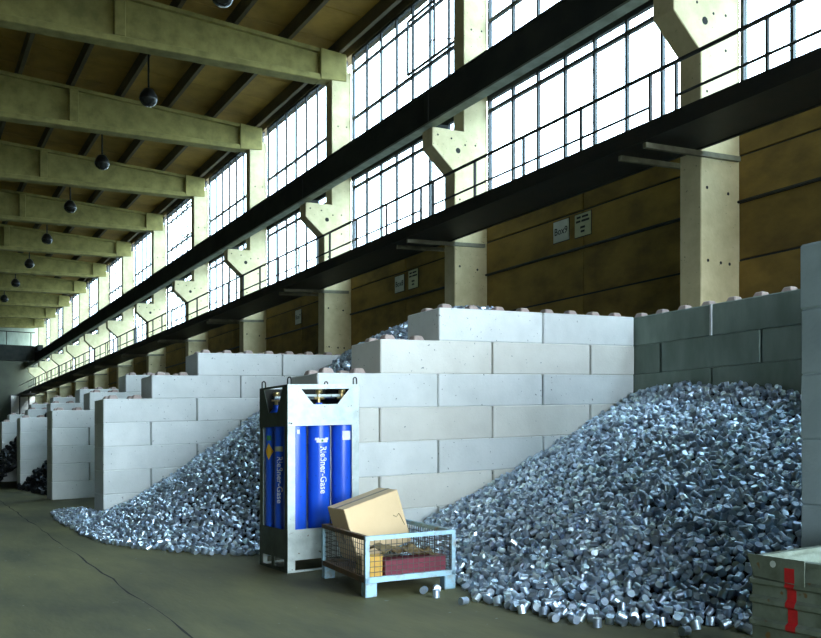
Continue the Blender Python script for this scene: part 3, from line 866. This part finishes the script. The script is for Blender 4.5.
# ================================================================== MESH CRATE AND WHAT IT HOLDS
ang = math.radians(-7)
ex = (math.cos(ang), math.sin(ang)); ey = (-math.sin(ang), math.cos(ang))
C0 = (3.232, 6.335)
def TC(x, y, z): return (C0[0] + x * ex[0] + y * ey[0], C0[1] + x * ex[1] + y * ey[1], z)
CW, CD, CH = .80, 1.18, .492
ck = tag(empty('mesh_crate', *TC(CW / 2, CD / 2, 0)), 'low pale blue wire mesh crate on feet in front of the gas rack', 'crate')
R_ = .035
for (x, y) in ((0, 0), (CW - R_, 0), (0, CD - R_), (CW - R_, CD - R_)):
    build('corner_post', MB(TC).box(x, x + R_, y, y + R_, .115, CH - R_), 'crate', ck)
for (x, y) in ((0, 0), (CW - .10, 0), (0, CD - .10), (CW - .10, CD - .10)):
    build('foot', MB(TC).box(x, x + .10, y, y + .10, 0, .115), 'crate', ck, bevel=.006)
for (a, mt) in (((0, CW, 0, R_), 'crate'), ((0, CW, CD - R_, CD), 'crate_rust'), ((0, R_, R_, CD - R_), 'crate_rust'), ((CW - R_, CW, R_, CD - R_), 'crate')):
    build('top_rail', MB(TC).box(*a, CH - R_, CH), mt, ck)
    build('bottom_rail', MB(TC).box(*a, .115, .115 + R_ + .01), mt, ck)
build('floor_plate', MB(TC).box(R_, CW - R_, R_, CD - R_, .12, .135), 'crate_rust', ck)
def mesh_side(p0, p1):
    m = MB(TC); L_ = math.dist(p0, p1); nn = int(round(L_ / .05)); r = .0028
    dx, dy = (p1[0] - p0[0]) / L_, (p1[1] - p0[1]) / L_
    for i in range(1, nn):
        t = L_ * i / nn; m.tube([(p0[0] + dx * t, p0[1] + dy * t, .16), (p0[0] + dx * t, p0[1] + dy * t, CH - R_)], r, 4, False)
    for j in range(1, 7):
        z = .155 + (CH - R_ - .155) * j / 7; m.tube([(p0[0] + dy * .006, p0[1] - dx * .006, z), (p1[0] + dy * .006, p1[1] - dx * .006, z)], r, 4, False)
    build('wire_mesh', m, 'wire', ck)
h_ = R_ / 2
mesh_side((R_, h_), (CW - R_, h_)); mesh_side((R_, CD - h_), (CW - R_, CD - h_)); mesh_side((h_, R_), (h_, CD - R_)); mesh_side((CW - h_, R_), (CW - h_, CD - R_))
# contents
mr_ = tag(empty('carton', *TC(.46, .16, .136)), 'long maroon carton lying in the mesh crate behind the wires', 'carton')
build('body', MB(TC).box(.19, .74, .06, .26, .137, .275), 'maroon', mr_, bevel=.006)
build('flap', MB(TC).box(.19, .74, .06, .155, .275, .279), 'maroon', mr_)
yl = tag(empty('carton', *TC(.1, .1, .136)), 'narrow amber yellow carton standing in the front corner of the mesh crate', 'carton')
build('body', MB(TC).box(.06, .17, .06, .15, .137, .32), 'amber', yl, bevel=.005)
build('lid_edge', MB(TC).box(.058, .172, .058, .152, .312, .326), 'amber', yl)
og = tag(empty('carton', *TC(.1, .3, .136)), 'small brown carton at the left side of the mesh crate', 'carton')
build('body', MB(TC).box(.05, .17, .22, .36, .137, .30), 'board', og, bevel=.005)
build('flap', MB(TC).box(.05, .17, .22, .288, .30, .304), 'board', og)
# crumpled brown paper over the cartons
pp = MB(TC); NP, MPn = 26, 12
for j in range(MPn + 1):
    for i in range(NP + 1):
        x = .185 + .50 * i / NP; y = .10 + .32 * j / MPn
        z = .345 + .09 * bump2(x * 1.0 + 3, y, .09) + .05 * bump2(x, y + 5, .045) - .04 * (i / NP)
        pp.v.append(TC(x, y + .04 * bump2(x, y, .12), max(z, .286)))
for j in range(MPn):
    for i in range(NP):
        a = j * (NP + 1) + i; pp.f.append((a, a + 1, a + NP + 2, a + NP + 1))
po = tag(build('crumpled_paper', pp, 'paper', smooth=False), 'crumpled brown paper lying over the cartons in the mesh crate', 'paper')
sd = po.modifiers.new('thickness', 'SOLIDIFY'); sd.thickness = .006
# the big tilted cardboard box
def Rzyx(a, b, c): return Matrix.Rotation(a, 3, 'Z') @ Matrix.Rotation(b, 3, 'Y') @ Matrix.Rotation(c, 3, 'X')
S_ = 1.07
BO = Vector((3.281 * S_, 6.536 * S_, CAM_Z + (.355 - CAM_Z) * S_)); BR = Rzyx(-.036, -.305, .006); BLn = (.513 * S_, .351 * S_, .476 * S_)
def TB(x, y, z):
    p = BO + BR @ Vector((x * BLn[0], y * BLn[1], z * BLn[2])); return (p.x, p.y, p.z)
cb = tag(empty('cardboard_box', *TB(.5, .5, 0), sh=False), 'big closed cardboard box tilted in the mesh crate', 'box')
build('body', MB(TB).box(0, 1, 0, 1, .04, .992), 'board', cb, sh=False, bevel=.006)
build('flap', MB(TB).box(.004, .996, .003, .492, .99, 1.0), 'board', cb, sh=False)
build('flap', MB(TB).box(.004, .996, .508, .997, .99, 1.0), 'board', cb, sh=False)
build('tape', MB(TB).box(-.004, 1.004, .44, .56, .998, 1.003), 'tape', cb, sh=False)
build('torn_handle', MB(TB).tube([(.80, -.006, .60), (.84, -.03, .55), (.90, -.03, .60), (.93, -.008, .50), (.955, -.006, .36)], .006, 5), 'tape', cb, sh=False)
build('print_mark', MB(TB).box(-.004, .0, .45, .6, .35, .62), 'tape', cb, sh=False)

# ================================================================== STEEL TUB AT THE RIGHT EDGE
tx0, tx1, ty0, ty1, th = 3.53, 4.72, 1.60, 2.86, .70
tb = tag(empty('steel_tub', (tx0 + tx1) / 2, (ty0 + ty1) / 2, 0), 'dirty galvanised steel tub with red paint stripe at the lower right corner', 'container')
w_ = .012
for (a) in ((tx0, tx0 + w_, ty0, ty1), (tx1 - w_, tx1, ty0, ty1), (tx0 + w_, tx1 - w_, ty0, ty0 + w_), (tx0 + w_, tx1 - w_, ty1 - w_, ty1)):
    build('side_wall', MB().box(*a, .10, th - .015), 'galv_dark', tb)
build('bottom', MB().box(tx0 + w_, tx1 - w_, ty0 + w_, ty1 - w_, .10, .115), 'galv_dark', tb)
for z in (.17, .275, .38, .485, .575):
    build('rib', MB().prism([(ty0 - .0, z - .02), (ty0, z + .02)] and [(tx0, z - .022), (tx0 - .02, z - .010), (tx0 - .02, z + .010), (tx0, z + .022)], 'y', ty0, ty1), 'galv_dark', tb)
    build('rib', MB().prism([(ty1, z - .022), (ty1 + .02, z - .010), (ty1 + .02, z + .010), (ty1, z + .022)], 'x', tx0, tx1), 'galv_dark', tb)
rim = MB()
for a in ((tx0 - .012, tx0 + .03, ty0, ty1), (tx1 - .03, tx1 + .012, ty0, ty1), (tx0 + .03, tx1 - .03, ty1 - .03, ty1 + .012), (tx0 + .03, tx1 - .03, ty0 - .012, ty0 + .03)):
    rim.box(*a, th - .035, th - .012)
build('rim', rim, 'galv_dark', tb)
build('lug_plate', MB().prism([(ty1 + .01, th), (ty1 - .30, th - .004), (ty1 - .30, th - .12), (ty1 - .03, th - .10)], 'x', tx0 - .026, tx0 - .021), 'galv_dark', tb)
build('lug_hole', MB().tube([(tx0 - .027, ty1 - .135, th - .035), (tx0 - .022, ty1 - .135, th - .035)], .016, 12), 'galv', tb)
pf = [(tx0 - .0268, .655), (tx0 - .0268, .589), (tx0 - .0225, .5885), (tx0 - .0012, .5975)]
for z in (.575, .485, .38):
    pf += [(tx0 - .0012, z + .022), (tx0 - .0212, z + .010), (tx0 - .0212, z - .010), (tx0 - .0012, z - .022)]
sp = MB(); pr_ = random.Random(4)
for (x, z) in pf:
    j_ = pr_.uniform(-.006, .006); sp.v += [(x, ty1 - .245 + j_, z), (x, ty1 - .195 + j_ * .6, z)]
sp.f = [(2 * k, 2 * k + 1, 2 * k + 3, 2 * k + 2) for k in range(len(pf) - 1)]
build('paint_stripe', sp, 'red', tb)
for (x, y) in ((tx0 + .05, ty0 + .05), (tx1 - .15, ty0 + .05), (tx0 + .05, ty1 - .15), (tx1 - .15, ty1 - .15)):
    build('foot', MB().box(x, x + .1, y, y + .1, 0, .10), 'galv_dark', tb)

# ================================================================== SIGNS ON THE WINDOW WALL
def sign(ya, yb, z0, z1, text, board, label, lines=None):
    e = tag(empty('bin_sign', XW - .03, (ya + yb) / 2, z0, sh=False), label, 'sign', 'signs on the brown wall')
    build('board', MB().box(XW - .034, XW - .020, ya, yb, z0, z1), board, e, sh=False)
    build('sign_edge', MB().box(XW - .026, XW - .019, ya - .012, yb + .012, z0 - .014, z1 + .012), 'black', e, sh=False)
    if text:
        v, f = text_mesh(text, .17, .016)
        wd_ = max(p[0] for p in v) - min(p[0] for p in v); s_ = (yb - ya) * .84 / wd_
        m = MB(); m.v = [(XW - .0355, (ya + yb) / 2 - p[0] * s_, (z0 + z1) / 2 - .005 + p[1] * s_) for p in v]; m.f = f
        build('lettering', m, 'black', e, sh=False)
    if lines:
        for (fz, words) in lines:
            z = z0 + (z1 - z0) * fz
            for (a, b) in words:
                build('print_line', MB().box(XW - .0356, XW - .034, yb - (yb - ya) * b, yb - (yb - ya) * a, z - .014, z + .024), 'black', e, sh=False)
LN = [(.84, [(.12, .38), (.45, .85)]), (.66, [(.08, .36), (.42, .92)]), (.38, [(.35, .65)]), (.2, [(.38, .62)])]
sign(12.45, 12.88, 5.05, 5.43, 'Box9', 'sign', 'white sign reading Box9 on the brown wall above the big heap')
sign(11.86, 12.28, 5.03, 5.43, None, 'sign2', 'yellowed notice with small print right of the Box9 sign', LN)
sign(18.48, 18.92, 5.03, 5.42, 'Box8', 'sign', 'white bin sign in the bay beyond the Box9 sign')
sign(17.82, 18.26, 5.02, 5.45, None, 'sign2', 'yellowed notice with small print in the bay beyond the Box9 sign', LN)
sign(24.75, 25.2, 5.0, 5.42, 'Box7', 'sign', 'small white bin sign on the brown wall farthest to the left')
